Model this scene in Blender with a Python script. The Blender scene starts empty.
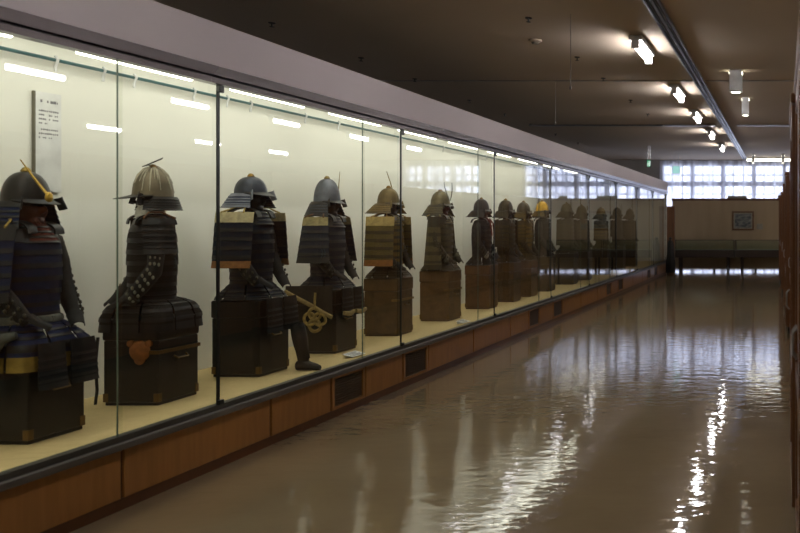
import bpy, bmesh, math, random
from mathutils import Vector, Matrix
random.seed(7)
PI = math.pi
sc = bpy.context.scene
COL = sc.collection

# ------------------------------------------------------------------ materials
def new_mat(name):
    m = bpy.data.materials.new(name); m.use_nodes = True
    nt = m.node_tree
    for n in list(nt.nodes): nt.nodes.remove(n)
    out = nt.nodes.new('ShaderNodeOutputMaterial')
    return m, nt, out

def mat(name, col, rough=0.5, metal=0.0, col2=None, scale=8.0, bump=0.0, spec=0.5, stretch=(1, 1, 1), coat=0.0, wave=0.0):
    """principled surface with object-space noise (or banded) colour variation and bump"""
    m, nt, out = new_mat(name)
    p = nt.nodes.new('ShaderNodeBsdfPrincipled')
    p.inputs['Roughness'].default_value = rough
    p.inputs['Metallic'].default_value = metal
    p.inputs['Specular IOR Level'].default_value = spec
    p.inputs['Coat Weight'].default_value = coat
    tc = nt.nodes.new('ShaderNodeTexCoord')
    mp = nt.nodes.new('ShaderNodeMapping'); mp.inputs['Scale'].default_value = stretch
    nt.links.new(tc.outputs['Object'], mp.inputs['Vector'])
    if wave:
        t = nt.nodes.new('ShaderNodeTexWave'); t.bands_direction = 'DIAGONAL'
        t.inputs['Scale'].default_value = wave; t.inputs['Distortion'].default_value = 1.5
        fac = t.outputs['Fac']
    else:
        t = nt.nodes.new('ShaderNodeTexNoise')
        t.inputs['Scale'].default_value = scale; t.inputs['Detail'].default_value = 5
        fac = t.outputs['Fac']
    nt.links.new(mp.outputs['Vector'], t.inputs['Vector'])
    cr = nt.nodes.new('ShaderNodeValToRGB')
    c2 = col2 if col2 else tuple(c * 0.75 for c in col)
    cr.color_ramp.elements[0].position = 0.3; cr.color_ramp.elements[0].color = (*c2, 1)
    cr.color_ramp.elements[1].position = 0.7; cr.color_ramp.elements[1].color = (*col, 1)
    nt.links.new(fac, cr.inputs['Fac']); nt.links.new(cr.outputs['Color'], p.inputs['Base Color'])
    if bump:
        b = nt.nodes.new('ShaderNodeBump'); b.inputs['Strength'].default_value = bump
        b.inputs['Distance'].default_value = 0.01
        nt.links.new(fac, b.inputs['Height']); nt.links.new(b.outputs['Normal'], p.inputs['Normal'])
    nt.links.new(p.outputs['BSDF'], out.inputs['Surface'])
    return m

def emis(name, col, strength):
    m, nt, out = new_mat(name)
    e = nt.nodes.new('ShaderNodeEmission'); e.inputs['Color'].default_value = (*col, 1)
    e.inputs['Strength'].default_value = strength
    nt.links.new(e.outputs['Emission'], out.inputs['Surface'])
    return m

def glass_mat(name, tint=(0.93, 0.97, 0.94), k=1.0, dust=0.0):
    """thin architectural pane: transparent body, Schlick reflection of both faces"""
    m, nt, out = new_mat(name)
    N = nt.nodes.new; L = nt.links.new
    geo = N('ShaderNodeNewGeometry')
    dot = N('ShaderNodeVectorMath'); dot.operation = 'DOT_PRODUCT'
    L(geo.outputs['Incoming'], dot.inputs[0]); L(geo.outputs['Normal'], dot.inputs[1])
    def mth(op, a, b=None, clamp=False):
        n = N('ShaderNodeMath'); n.operation = op; n.use_clamp = clamp
        for i, v in enumerate((a, b)):
            if v is None: continue
            if hasattr(v, 'links'): L(v, n.inputs[i])
            else: n.inputs[i].default_value = v
        return n.outputs[0]
    c = mth('ABSOLUTE', dot.outputs['Value'])
    x = mth('SUBTRACT', 1.0, c, True)
    r = mth('ADD', mth('MULTIPLY', mth('POWER', x, 5.0), 0.96), 0.04)
    r2 = mth('DIVIDE', mth('MULTIPLY', r, 2.0), mth('ADD', r, 1.0))
    r2 = mth('MULTIPLY', r2, k, True)
    tr = N('ShaderNodeBsdfTransparent'); tr.inputs['Color'].default_value = (*tint, 1)
    gl = N('ShaderNodeBsdfGlossy'); gl.inputs['Roughness'].default_value = 0.0
    gl.inputs['Color'].default_value = (1, 1, 1, 1)
    mx = N('ShaderNodeMixShader'); L(r2, mx.inputs[0]); L(tr.outputs[0], mx.inputs[1]); L(gl.outputs[0], mx.inputs[2])
    L(mx.outputs[0], out.inputs['Surface'])
    return m

M = {}
# room
def floor_mat():
    m, nt, out = new_mat('polished_tan_vinyl_floor')
    N = nt.nodes.new; L = nt.links.new
    p = N('ShaderNodeBsdfPrincipled')
    tc = N('ShaderNodeTexCoord')
    n1 = N('ShaderNodeTexNoise'); n1.inputs['Scale'].default_value = 1.3; n1.inputs['Detail'].default_value = 6
    L(tc.outputs['Object'], n1.inputs['Vector'])
    cr = N('ShaderNodeValToRGB')
    cr.color_ramp.elements[0].position = 0.3; cr.color_ramp.elements[0].color = (0.235, 0.175, 0.10, 1)
    cr.color_ramp.elements[1].position = 0.75; cr.color_ramp.elements[1].color = (0.285, 0.215, 0.125, 1)
    L(n1.outputs['Fac'], cr.inputs['Fac']); L(cr.outputs['Color'], p.inputs['Base Color'])
    p.inputs['Roughness'].default_value = 0.05
    p.inputs['Specular IOR Level'].default_value = 0.95
    n2 = N('ShaderNodeTexNoise'); n2.inputs['Scale'].default_value = 10.0; n2.inputs['Detail'].default_value = 2.5
    n2.inputs['Roughness'].default_value = 0.55
    mp2 = N('ShaderNodeMapping'); mp2.inputs['Scale'].default_value = (0.55, 1, 1)
    L(tc.outputs['Object'], mp2.inputs['Vector']); L(mp2.outputs['Vector'], n2.inputs['Vector'])
    b = N('ShaderNodeBump'); b.inputs['Strength'].default_value = 0.55; b.inputs['Distance'].default_value = 0.0048
    L(n2.outputs['Fac'], b.inputs['Height']); L(b.outputs['Normal'], p.inputs['Normal'])
    L(p.outputs['BSDF'], out.inputs['Surface'])
    return m
M['floor'] = floor_mat()
M['ceiling'] = mat('brown_grey_ceiling', (0.52, 0.43, 0.33), 0.9, col2=(0.48, 0.40, 0.305), scale=0.6)
M['wall'] = mat('grey_wall', (0.42, 0.40, 0.38), 0.9, scale=1.0)
M['fascia'] = mat('mauve_grey_fascia', (0.46, 0.41, 0.41), 0.8, col2=(0.43, 0.38, 0.385), scale=0.8)
M['bronze'] = mat('dark_bronze_lintel', (0.105, 0.085, 0.085), 0.25, metal=0.6, scale=1.2, stretch=(1, 0.4, 1))
M['seal'] = mat('black_rubber_channel', (0.012, 0.012, 0.012), 0.5)
M['wood'] = mat('orange_brown_wood', (0.36, 0.165, 0.045), 0.3, col2=(0.28, 0.125, 0.033), scale=5, stretch=(1, 5, 0.6))
M['wood_dark'] = mat('dark_red_brown_wood', (0.20, 0.085, 0.032), 0.35, col2=(0.12, 0.05, 0.02), scale=3, stretch=(6, 6, 0.4))
M['wood_edge'] = mat('deep_brown_wood_edge', (0.12, 0.045, 0.015), 0.4)
M['grille'] = mat('brown_grille', (0.085, 0.045, 0.02), 0.5)
M['grille_dark'] = mat('grille_cavity', (0.012, 0.008, 0.005), 0.9)
M['sill'] = mat('grey_metal_sill', (0.13, 0.12, 0.105), 0.42, metal=0.3, scale=3)
M['sill_top'] = mat('olive_sill_top', (0.06, 0.055, 0.042), 0.5)
M['case_wall'] = mat('cream_case_back', (0.80, 0.79, 0.715), 0.85, col2=(0.77, 0.76, 0.685), scale=1.4)
M['case_floor'] = mat('straw_case_floor', (0.64, 0.49, 0.225), 0.75, col2=(0.58, 0.44, 0.20), scale=20)
M['case_top'] = mat('beige_case_top', (0.50, 0.47, 0.34), 0.9)
M['glass'] = glass_mat('case_glass', (0.94, 0.97, 0.93))
M['glass_edge'] = mat('green_glass_edge', (0.12, 0.17, 0.13), 0.2, scale=3)
M['mullion'] = mat('black_metal_post', (0.018, 0.02, 0.018), 0.3, metal=0.4)
M['rail'] = mat('teal_steel_rail', (0.07, 0.17, 0.18), 0.35, metal=0.4)
M['white_metal'] = mat('white_enamel', (0.75, 0.75, 0.74), 0.4)
M['steel'] = mat('satin_steel', (0.45, 0.45, 0.46), 0.3, metal=0.9)
M['track'] = mat('black_track', (0.02, 0.02, 0.022), 0.25, metal=0.6)
M['track_metal'] = mat('grey_track_lip', (0.20, 0.20, 0.21), 0.3, metal=0.7)
M['tube_case'] = emis('case_tube_glow', (1.0, 0.975, 0.83), 12)
M['added_fill_front'] = emis('added_front_fill_glow', (1.0, 0.98, 0.88), 6)
M['added_fill_top'] = emis('added_top_fill_glow', (1.0, 0.98, 0.88), 3.0)
M['tube_room'] = emis('room_tube_glow', (1.0, 0.96, 0.97), 52)
M['lamp_warm'] = emis('warm_lamp_glow', (1.0, 0.95, 0.75), 8)
M['exit_green'] = emis('exit_green_glow', (0.04, 0.5, 0.2), 0.6)
M['exit_white'] = emis('exit_white_glow', (0.85, 1.0, 0.92), 0.9)
M['sign_pale'] = emis('pale_sign_glow', (0.45, 0.85, 0.80), 0.8)
M['partition'] = mat('beige_cloth_partition', (0.42, 0.32, 0.20), 0.9, col2=(0.37, 0.28, 0.17), scale=1.5, stretch=(3, 3, 0.3))
M['black_paint'] = mat('black_paint', (0.012, 0.011, 0.011), 0.4)
M['table_wood'] = mat('very_dark_table_wood', (0.035, 0.02, 0.012), 0.35)
M['felt'] = mat('grey_green_felt', (0.23, 0.25, 0.20), 0.9)
M['glass_table'] = glass_mat('table_glass', (0.86, 0.93, 0.88))
M['frame_bar'] = mat('grey_window_bar', (0.10, 0.10, 0.13), 0.5)
M['window_glass'] = glass_mat('window_glass', (0.96, 0.98, 1.0))
M['paper'] = mat('white_paper', (0.82, 0.82, 0.80), 0.9)
M['ink'] = mat('grey_ink', (0.20, 0.20, 0.21), 0.9)
M['panel_shadow_strip'] = mat('dark_panel_shadow', (0.16, 0.15, 0.11), 0.8)
M['gilt'] = mat('brown_gilt_frame', (0.17, 0.085, 0.03), 0.4)
M['mount'] = mat('cream_mount', (0.36, 0.34, 0.27), 0.9)
M['painting'] = mat('dark_blue_landscape_paint', (0.30, 0.31, 0.28), 0.8, col2=(0.03, 0.045, 0.06), scale=7, stretch=(1, 1, 2.2))
M['wire'] = mat('pale_wire', (0.30, 0.28, 0.25), 0.5)
M['sprinkler'] = mat('dark_sprinkler', (0.02, 0.018, 0.015), 0.5)

def curtain_mat():
    m, nt, out = new_mat('sheer_white_curtain')
    N = nt.nodes.new; L = nt.links.new
    tr = N('ShaderNodeBsdfTransparent'); tr.inputs['Color'].default_value = (0.97, 0.97, 1, 1)
    tl = N('ShaderNodeBsdfTranslucent'); tl.inputs['Color'].default_value = (0.86, 0.87, 0.95, 1)
    df = N('ShaderNodeBsdfDiffuse'); df.inputs['Color'].default_value = (0.7, 0.7, 0.75, 1)
    tc = N('ShaderNodeTexCoord')
    mp = N('ShaderNodeMapping'); mp.inputs['Scale'].default_value = (1, 1, 0.02)
    L(tc.outputs['Object'], mp.inputs['Vector'])
    n = N('ShaderNodeTexNoise'); n.inputs['Scale'].default_value = 7; n.inputs['Detail'].default_value = 4
    L(mp.outputs['Vector'], n.inputs['Vector'])
    cr = N('ShaderNodeMapRange'); cr.inputs['From Min'].default_value = 0.3; cr.inputs['From Max'].default_value = 0.7
    cr.inputs['To Min'].default_value = 0.55; cr.inputs['To Max'].default_value = 0.95
    L(n.outputs['Fac'], cr.inputs['Value'])
    a = N('ShaderNodeMixShader'); a.inputs[0].default_value = 0.35
    L(tl.outputs[0], a.inputs[1]); L(df.outputs[0], a.inputs[2])
    b = N('ShaderNodeMixShader'); L(cr.outputs['Result'], b.inputs[0])
    L(tr.outputs[0], b.inputs[1]); L(a.outputs[0], b.inputs[2])
    L(b.outputs[0], out.inputs['Surface'])
    return m
M['curtain'] = curtain_mat()

# ------------------------------------------------------------------ mesh builder
XF = None
class MB:
    def __init__(s): s.v = []; s.f = []; s.m = []
    def add(s, verts, faces, mi=0):
        o = len(s.v); s.v += [tuple(p) for p in verts]
        for f in faces: s.f.append([i + o for i in f]); s.m.append(mi)
    def box(s, x0, x1, y0, y1, z0, z1, mi=0, rot=None, piv=None):
        vs = [Vector((x, y, z)) for z in (z0, z1) for y in (y0, y1) for x in (x0, x1)]
        if rot is not None:
            c = Vector(piv) if piv else Vector(((x0+x1)/2, (y0+y1)/2, (z0+z1)/2))
            vs = [rot @ (p - c) + c for p in vs]
        s.add(vs, [(0, 2, 3, 1), (4, 5, 7, 6), (0, 1, 5, 4), (2, 6, 7, 3), (0, 4, 6, 2), (1, 3, 7, 5)], mi)
        return s
    def tube(s, pts, rad, seg=10, mi=0, cap=True):
        pts = [Vector(p) for p in pts]; n = len(pts)
        if not hasattr(rad, '__len__'): rad = [rad] * n
        rings = []; up = None
        for i in range(n):
            t = (pts[min(i+1, n-1)] - pts[max(i-1, 0)]).normalized()
            if up is None: up = t.orthogonal().normalized()
            up = (up - t * up.dot(t)).normalized(); b = t.cross(up)
            rings.append([pts[i] + (up * math.cos(2*PI*k/seg) + b * math.sin(2*PI*k/seg)) * rad[i] for k in range(seg)])
        vs = [p for r in rings for p in r]; fs = []
        for i in range(n-1):
            for k in range(seg):
                k2 = (k+1) % seg
                fs.append((i*seg+k, i*seg+k2, (i+1)*seg+k2, (i+1)*seg+k))
        if cap:
            fs.append(tuple(range(seg-1, -1, -1))); fs.append(tuple((n-1)*seg+k for k in range(seg)))
        s.add(vs, fs, mi); return s
    def lathe(s, prof, c=(0, 0, 0), seg=24, sx=1, sy=1, mi=0, ripple=0, amp=0):
        vs = []; n = len(prof)
        for (r, z) in prof:
            for k in range(seg):
                a = 2*PI*k/seg; rr = r * (1 + amp*math.cos(ripple*a))
                vs.append((c[0]+rr*sx*math.cos(a), c[1]+rr*sy*math.sin(a), c[2]+z))
        fs = []
        for i in range(n-1):
            for k in range(seg):
                k2 = (k+1) % seg
                fs.append((i*seg+k, i*seg+k2, (i+1)*seg+k2, (i+1)*seg+k))
        fs.append(tuple(range(seg-1, -1, -1))); fs.append(tuple((n-1)*seg+k for k in range(seg)))
        s.add(vs, fs, mi); return s
    def sheet(s, f, nu, nv, th, mi=0, mrows=None):
        """thick sheet over f(u,v); mrows gives a material per v row"""
        P = [[Vector(f(i/nu, j/nv)) for i in range(nu+1)] for j in range(nv+1)]
        Nn = []
        for j in range(nv+1):
            r = []
            for i in range(nu+1):
                du = P[j][min(i+1, nu)] - P[j][max(i-1, 0)]
                dv = P[min(j+1, nv)][i] - P[max(j-1, 0)][i]
                nn = du.cross(dv)
                r.append(nn.normalized() if nn.length > 1e-9 else Vector((0, 0, 1)))
            Nn.append(r)
        o = len(s.v); w = nu+1; tot = w*(nv+1)
        s.v += [tuple(P[j][i]) for j in range(nv+1) for i in range(w)]
        s.v += [tuple(P[j][i] - Nn[j][i]*th) for j in range(nv+1) for i in range(w)]
        for j in range(nv):
            m_ = mrows[j] if mrows else mi
            for i in range(nu):
                a, b, c, d = o+j*w+i, o+j*w+i+1, o+(j+1)*w+i+1, o+(j+1)*w+i
                s.f.append([a, b, c, d]); s.m.append(m_)
                s.f.append([d+tot, c+tot, b+tot, a+tot]); s.m.append(m_)
            for i in (0, nu):
                a, d = o+j*w+i, o+(j+1)*w+i
                s.f.append([a, d, d+tot, a+tot]); s.m.append(m_)
        for j in (0, nv):
            m_ = mrows[min(j, nv-1)] if mrows else mi
            for i in range(nu):
                a, b = o+j*w+i, o+j*w+i+1
                s.f.append([a, b, b+tot, a+tot]); s.m.append(m_)
        return s
    def lames(s, f, rows, nu, th=0.004, flare=0.008, out=None, mats=(0, 1), ends=None):
        """overlapping rows of laced scales: out(u,v) is the outward direction"""
        for r in range(rows):
            v0, v1 = r/rows, (r+1)/rows + 0.15/rows
            def g(u, v, v0=v0, v1=v1):
                vv = v0 + (v1-v0)*v
                return Vector(f(u, vv)) + Vector(out(u, vv)) * (flare*v)
            mr = [mats[0], mats[0], mats[1]]
            if ends and r == 0: mr = [ends[0]]*3
            if ends and r == rows-1: mr = [mats[0], ends[1], ends[1]]
            s.sheet(g, nu, 3, th, mrows=mr)
        return s
    def ico(s, c, r, mi=0, sc_=(1, 1, 1), sub=2):
        bm = bmesh.new(); bmesh.ops.create_icosphere(bm, subdivisions=sub, radius=1)
        bm.verts.ensure_lookup_table()
        s.add([(c[0]+v.co.x*r*sc_[0], c[1]+v.co.y*r*sc_[1], c[2]+v.co.z*r*sc_[2]) for v in bm.verts],
              [[v.index for v in f.verts] for f in bm.faces], mi)
        bm.free(); return s
    def build(s, name, mats, parent=None, smooth=False, bevel=0, normals=True, loc=None, **tags):
        if XF: s.v = [XF(p) for p in s.v]
        me = bpy.data.meshes.new(name)
        me.from_pydata(s.v, [], s.f)
        if not isinstance(mats, (list, tuple)): mats = [mats]
        for m in mats: me.materials.append(m)
        me.polygons.foreach_set('material_index', s.m)
        bm = bmesh.new(); bm.from_mesh(me)
        if normals: bmesh.ops.recalc_face_normals(bm, faces=bm.faces)
        bm.to_mesh(me); bm.free()
        if smooth:
            me.polygons.foreach_set('use_smooth', [True]*len(me.polygons))
            try: me.set_sharp_from_angle(angle=math.radians(40))
            except Exception: pass
        me.update()
        o = bpy.data.objects.new(name, me); COL.objects.link(o)
        if parent: o.parent = parent
        if loc: o.location = loc
        if bevel:
            b = o.modifiers.new('bevel', 'BEVEL'); b.width = bevel; b.segments = 2; b.limit_method = 'ANGLE'
        for k, v in tags.items(): o[k] = v
        return o

def thing(name, label, cat, loc=(0, 0, 0), rz=0, group=None):
    o = bpy.data.objects.new(name, None); COL.objects.link(o)
    o.location = loc; o.rotation_euler = (0, 0, rz); o.empty_display_size = 0.1
    o['label'] = label; o['category'] = cat
    if group: o['group'] = group
    return o
def tag(o, label, cat, group=None):
    o['label'] = label; o['category'] = cat
    if group: o['group'] = group
    return o
def struct(name, mb, m, parent=None, **k):
    o = mb.build(name, m, parent, **k)
    if not parent: o['kind'] = 'structure'
    return o
def copy_tree(o, parent=None):
    c = o.copy(); COL.objects.link(c)
    if parent: c.parent = parent
    for ch in list(o.children): copy_tree(ch, c)
    return c

# ------------------------------------------------------------------ camera: level, looking along the hall, rise/shift lens
F = 800.0; VX, VY = 783.0, 223.0; H = 1.5
cam = bpy.data.cameras.new('camera'); cam.sensor_width = 36; cam.lens = 36*F/800
cam.shift_x = -(VX-400)/800; cam.shift_y = -(266.5-VY)/800
cam.clip_start = 0.05; cam.clip_end = 200
cam.dof.use_dof = True; cam.dof.focus_distance = 7.0; cam.dof.aperture_fstop = 2.8
co = bpy.data.objects.new('camera', cam); COL.objects.link(co)
co.location = (0, 0, H); co.rotation_euler = (PI/2, 0, 0)
sc.camera = co

# ------------------------------------------------------------------ room shell
CZ = 3.63           # ceiling height
XL, XR, YB, YF = -6.6, 11.0, -3.0, 27.0
GX = -3.468         # glass plane of the long case
Y0, YE = 0.21, 23.7  # case run
struct('floor', MB().box(XL, XR, YB, YF+0.4, -0.1, 0), M['floor'])
struct('ceiling', MB().box(XL, XR, YB, YF+0.4, CZ, CZ+0.15), M['ceiling'])
struct('wall_left', MB().box(XL-0.15, XL, YB, YF+0.4, 0, CZ), M['wall'])
struct('wall_right', MB().box(XR, XR+0.15, YB, YF+0.4, 0, CZ), M['wall'])
struct('wall_back', MB().box(XL, XR, YB-0.15, YB, 0, CZ), M['wall'])
# far wall with two tall window openings
W1, W2 = (-4.09, 1.77), (3.26, 5.8)
WZ0, WZ1 = 0.05, 3.56
wf = MB()
for a, b in ((XL, W1[0]), (W1[1], W2[0]), (W2[1], XR)): wf.box(a, b, YF, YF+0.2, 0, CZ)
for a, b in (W1, W2): wf.box(a, b, YF, YF+0.2, 0, WZ0); wf.box(a, b, YF, YF+0.2, WZ1, CZ)
struct('wall_front', wf, M['wall'])
for n, (a, b) in enumerate((W1, W2), 1):
    fr = MB(); k = round((b-a)/0.335); step = (b-a)/k
    for i in range(k+1):
        x = a + i*step; w = 0.075 if i % 3 == 0 else 0.024
        fr.box(max(a, x-w), min(b, x+w), YF+0.02, YF+0.10, WZ0, WZ1)
    for z, w in ((WZ0+0.03, 0.03), (0.9, 0.03), (1.6, 0.03), (2.48, 0.028), (2.82, 0.085), (3.12, 0.028), (3.46, 0.04), (WZ1-0.03, 0.03)):
        fr.box(a, b, YF+0.025, YF+0.095, z-w, z+w)
    wo = struct('window_%d' % n, fr, M['frame_bar'])
    g = MB(); g.add([(a, YF+0.06, WZ0), (b, YF+0.06, WZ0), (b, YF+0.06, WZ1), (a, YF+0.06, WZ1)], [(0, 1, 2, 3)])
    g.build('window_pane', M['window_glass'], wo, normals=False)
    cu = MB(); nx = int((b-a)/0.03)
    pts = []
    for i in range(nx+1):
        x = a-0.05 + (b-a+0.1)*i/nx
        y = YF-0.10 + 0.03*math.sin(x*26) + 0.02*math.sin(x*11.3+1)
        pts.append((x, y))
    vs = [(x, y, z) for z in (0.06, CZ-0.03) for x, y in pts]; w = nx+1
    cu.add(vs, [(i, i+1, w+i+1, w+i) for i in range(nx)])
    o = cu.build('curtain', M['curtain'], smooth=True, normals=False)
    tag(o, ['sheer white curtain glowing in the far window above the beige partition',
            'sheer curtain of the second window, seen only mirrored in the case glass'][n-1], 'curtain')
# transverse ceiling joint and slot diffuser
struct('trim_1', MB().box(XL, XR, 11.93, 11.97, CZ-0.012, CZ-0.001), M['wire'])
tag(MB().box(-5.5, -2.6, 17.30, 17.42, CZ-0.03, CZ-0.001).build('ceiling_slot_vent', M['track_metal'], bevel=0.004),
    'long dark slot diffuser across the ceiling, above the display case', 'vent')
tag(MB().box(-2.57, -1.48, 17.30, 17.42, CZ-0.03, CZ-0.001).build('ceiling_slot_vent', M['steel'], bevel=0.004),
    'short shiny slot diffuser across the ceiling, left of the black track', 'vent')
tag(MB().box(-1.0, 0.6, 17.30, 17.42, CZ-0.03, CZ-0.001).build('ceiling_slot_vent', M['steel'], bevel=0.004),
    'short pale slot diffuser across the ceiling, right of the black track', 'vent')

# ceiling track along the hall
t = thing('ceiling_track', 'long black double rail track running down the ceiling to the far window', 'track', (-1.25, 2.0, CZ))
MB().box(-0.075, 0.075, 0, 24.6, -0.012, -0.001).build('track_base', M['track'], t)
for x in (-0.07, 0.0, 0.07):
    MB().box(x-0.008, x+0.008, 0, 24.6, -0.035, -0.0125).build('track_lip', M['track_metal'], t)

# sprinklers
sp = None
n = 0
for row, ys in ((-5.43, (8.5, 10.3, 11.8, 13.85, 15.6, 17.2, 19.1, 21.2)), (-2.64, (8.3, 10.26, 11.75, 13.85, 15.6))):
    for y in ys:
        if sp is None:
            sp = thing('ceiling_sprinkler', '', 'sprinkler', (row, y, CZ))
            MB().lathe([(0.05, -0.001), (0.05, -0.012), (0.03, -0.02)], seg=14).build('rose', M['sprinkler'], sp, smooth=True)
            MB().tube([(0, 0, -0.02), (0, 0, -0.06)], 0.012, 8).lathe([(0.035, -0.061), (0.035, -0.066)], seg=12).build('spray_head', M['sprinkler'], sp)
            o = sp
        else:
            o = copy_tree(sp)
        o.location = (row, y, CZ); o.scale = (0.7, 0.7, 0.7)
        i = ys.index(y)
        where = 'above the display case' if row < -4 else 'left of the strip lights'
        word = ['nearest', 'second nearest', 'third nearest', 'fourth nearest', 'fifth nearest', 'sixth nearest', 'seventh nearest', 'farthest'][i]
        if row > -4 and i == 4: word = 'farthest'
        o['label'] = 'small dark ceiling sprinkler %s, %s of its row' % (where, word)
        o['group'] = 'ceiling sprinklers'
t = thing('smoke_detector', 'flat pale round smoke detector on the ceiling near the nearest strip light', 'smoke detector', (-2.88, 9.3, CZ))
MB().lathe([(0.075, -0.001), (0.075, -0.02), (0.05, -0.03)], seg=18).build('detector_base', M['ceiling'], t, smooth=True)
MB().lathe([(0.045, -0.031), (0.035, -0.05)], seg=18).build('detector_cap', M['wire'], t, smooth=True)
for x, y, l, lab in ((-3.40, 11.95, 0.62, 'thin pale wire hanging straight down from the ceiling joint'),
                     (-2.15, 8.1, 0.75, 'thin pale wire hanging near the nearest ceiling strip light')):
    tag(MB().tube([(x, y, CZ-0.012), (x, y, CZ-l)], 0.004, 6).lathe([(0.012, CZ-l-0.03), (0.012, CZ-l)], (x, y, 0), 8).build('hanging_wire', M['wire']), lab, 'wire')

# ceiling strip lights
def make_strip(loc, label, group=None):
    t = thing('ceiling_strip_light', label, 'ceiling light', loc, 0, group)
    MB().box(-0.075, 0.075, -0.45, 0.45, -0.06, -0.001).build('housing', M['white_metal'], t, bevel=0.006)
    for s in (-1, 1):
        MB().box(-0.045, 0.045, s*0.45-0.012, s*0.45+0.012, -0.155, -0.0615).build('end_cap', M['white_metal'], t, bevel=0.004)
    MB().tube([(0, -0.435, -0.102), (0, 0.435, -0.104)], 0.039, 14).build('light_tube', M['tube_room'], t, smooth=True)
    return t
strip = None
names = {9.5: 'nearest white ceiling strip light in the hall, lit, left of the black track',
         12.7: 'second white ceiling strip light from the camera, lit, left of the black track',
         15.4: 'third lit ceiling strip light from the camera, left of the black track',
         18.5: 'fourth lit ceiling strip light from the camera, left of the black track',
         21.7: 'farthest lit ceiling strip light, just before the far window'}
for y in (0.3, 3.3, 6.4, 9.5, 12.7, 15.4, 18.5, 21.7):
    lab = names.get(y, 'lit ceiling strip light overhead, seen only as glints on the polished floor')
    if strip is None: strip = make_strip((-1.67, y, CZ), lab, 'strip lights along the hall ceiling'); o = strip
    else: o = copy_tree(strip)
    o.location = (-1.67, y, CZ); o['label'] = lab
for x, ys in ((3.15, (2.4, 5.2, 8.0, 10.77, 13.6, 16.2, 19.0, 21.8)), (7.6, (2.6, 5.5, 8.4, 11.3, 14.2, 17.1, 20.2, 23.0))):
    for y in ys:
        o = copy_tree(strip); o.location = (x, y, CZ)
        o['label'] = ('strip light beyond the wooden cabinets, seen as an upper white streak in the glass' if x < 5 else
                      'strip light far beyond the cabinets, seen as a lower white streak in the glass')
        o['group'] = 'strip lights over the room beyond the cabinets'
# box downlights right of the track
def downlight(x, y, s, h, lab):
    t = thing('box_downlight', lab, 'ceiling light', (x, y, CZ), 0, 'box downlights right of the track')
    MB().box(-s, s, -s, s, -h, -0.001).build('lamp_body', M['white_metal'], t, bevel=0.01)
    for sx in (-1, 1):
        MB().box(min(sx*(s+.001), sx*(s+.004)), max(sx*(s+.001), sx*(s+.004)), -s*.8, s*.8, -0.05, -0.02).build('added_glow_slot', M['lamp_warm'], t)  # added emitters that throw the glow onto the ceiling beside the lamp
    MB().lathe([(s*0.72, -h-0.006), (s*0.72, -h-0.001)], seg=16).build('lamp_face', M['lamp_warm'], t)
    return t
downlight(-0.66, 11.2, 0.088, 0.30, 'square white box downlight on the ceiling, the large near one right of the track')
downlight(-0.64, 13.6, 0.06, 0.30, 'small dim box downlight just behind the large one')
downlight(-0.93, 24.9, 0.045, 0.26, 'tiny far downlight in front of the window, beside the end of the track')
downlight(0.0, 24.9, 0.045, 0.26, 'tiny far downlight in front of the window, beside the wooden cabinets')
t = thing('window_strip_light', 'bright warm transverse tube light at the ceiling end by the far window', 'ceiling light', (-0.45, 26.0, CZ))
MB().box(-0.74, 0.74, -0.05, 0.05, -0.05, -0.001).build('housing', M['white_metal'], t, bevel=0.005)
MB().tube([(-0.72, 0, -0.087), (0.72, 0, -0.087)], 0.036, 12).build('light_tube', M['lamp_warm'], t, smooth=True)

# hanging exit signs
def exit_sign(x, y, z0, z1, w, lab, dim):
    t = thing('exit_sign', lab, 'sign', (x, y, CZ))
    a, b = z0-CZ, z1-CZ
    MB().box(-w/2, w/2, -0.03, 0.03, a, b).build('sign_box', M['white_metal'] if dim else M['sprinkler'], t, bevel=0.005)
    if dim:
        MB().box(-w/2+.012, w/2-.012, -0.034, -0.0305, a+.012, b-.012).build('sign_face', M['sign_pale'], t)
    else:
        MB().box(-w/2+.01, w/2-.01, -0.034, -0.0305, a+.01, b-.01).build('sign_face', M['exit_green'], t)
        h = b-a
        m = MB().box(0.016, w/2-.012, -0.037, -0.0345, a+.03, a+h*.85)
        m.ico((-0.020, -0.036, b-h*0.25), 0.011, 0, (1, .1, 1))
        m.box(-0.033, -0.008, -0.037, -0.0345, a+h*.35, a+h*.62, rot=Matrix.Rotation(0.4, 3, 'Y'))
        m.box(-0.040, -0.028, -0.037, -0.0345, a+h*.1, a+h*.4, rot=Matrix.Rotation(0.5, 3, 'Y'))
        m.box(-0.012, 0.0, -0.037, -0.0345, a+h*.1, a+h*.4, rot=Matrix.Rotation(-0.4, 3, 'Y'))
        m.build('running_figure', M['exit_white'], t)
    for sx in (-w*.3, w*.3):
        MB().tube([(sx, 0, b+0.001), (sx, 0, -0.001)], 0.006, 6).build('hanger', M['steel'], t)
exit_sign(-3.72, 22.2, 3.05, 3.25, 0.11, 'small green lit exit sign hanging above the far end of the case', False)
exit_sign(-3.36, 25.2, 3.05, 3.30, 0.24, 'pale blue-green hanging sign in front of the far window', True)

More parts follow.
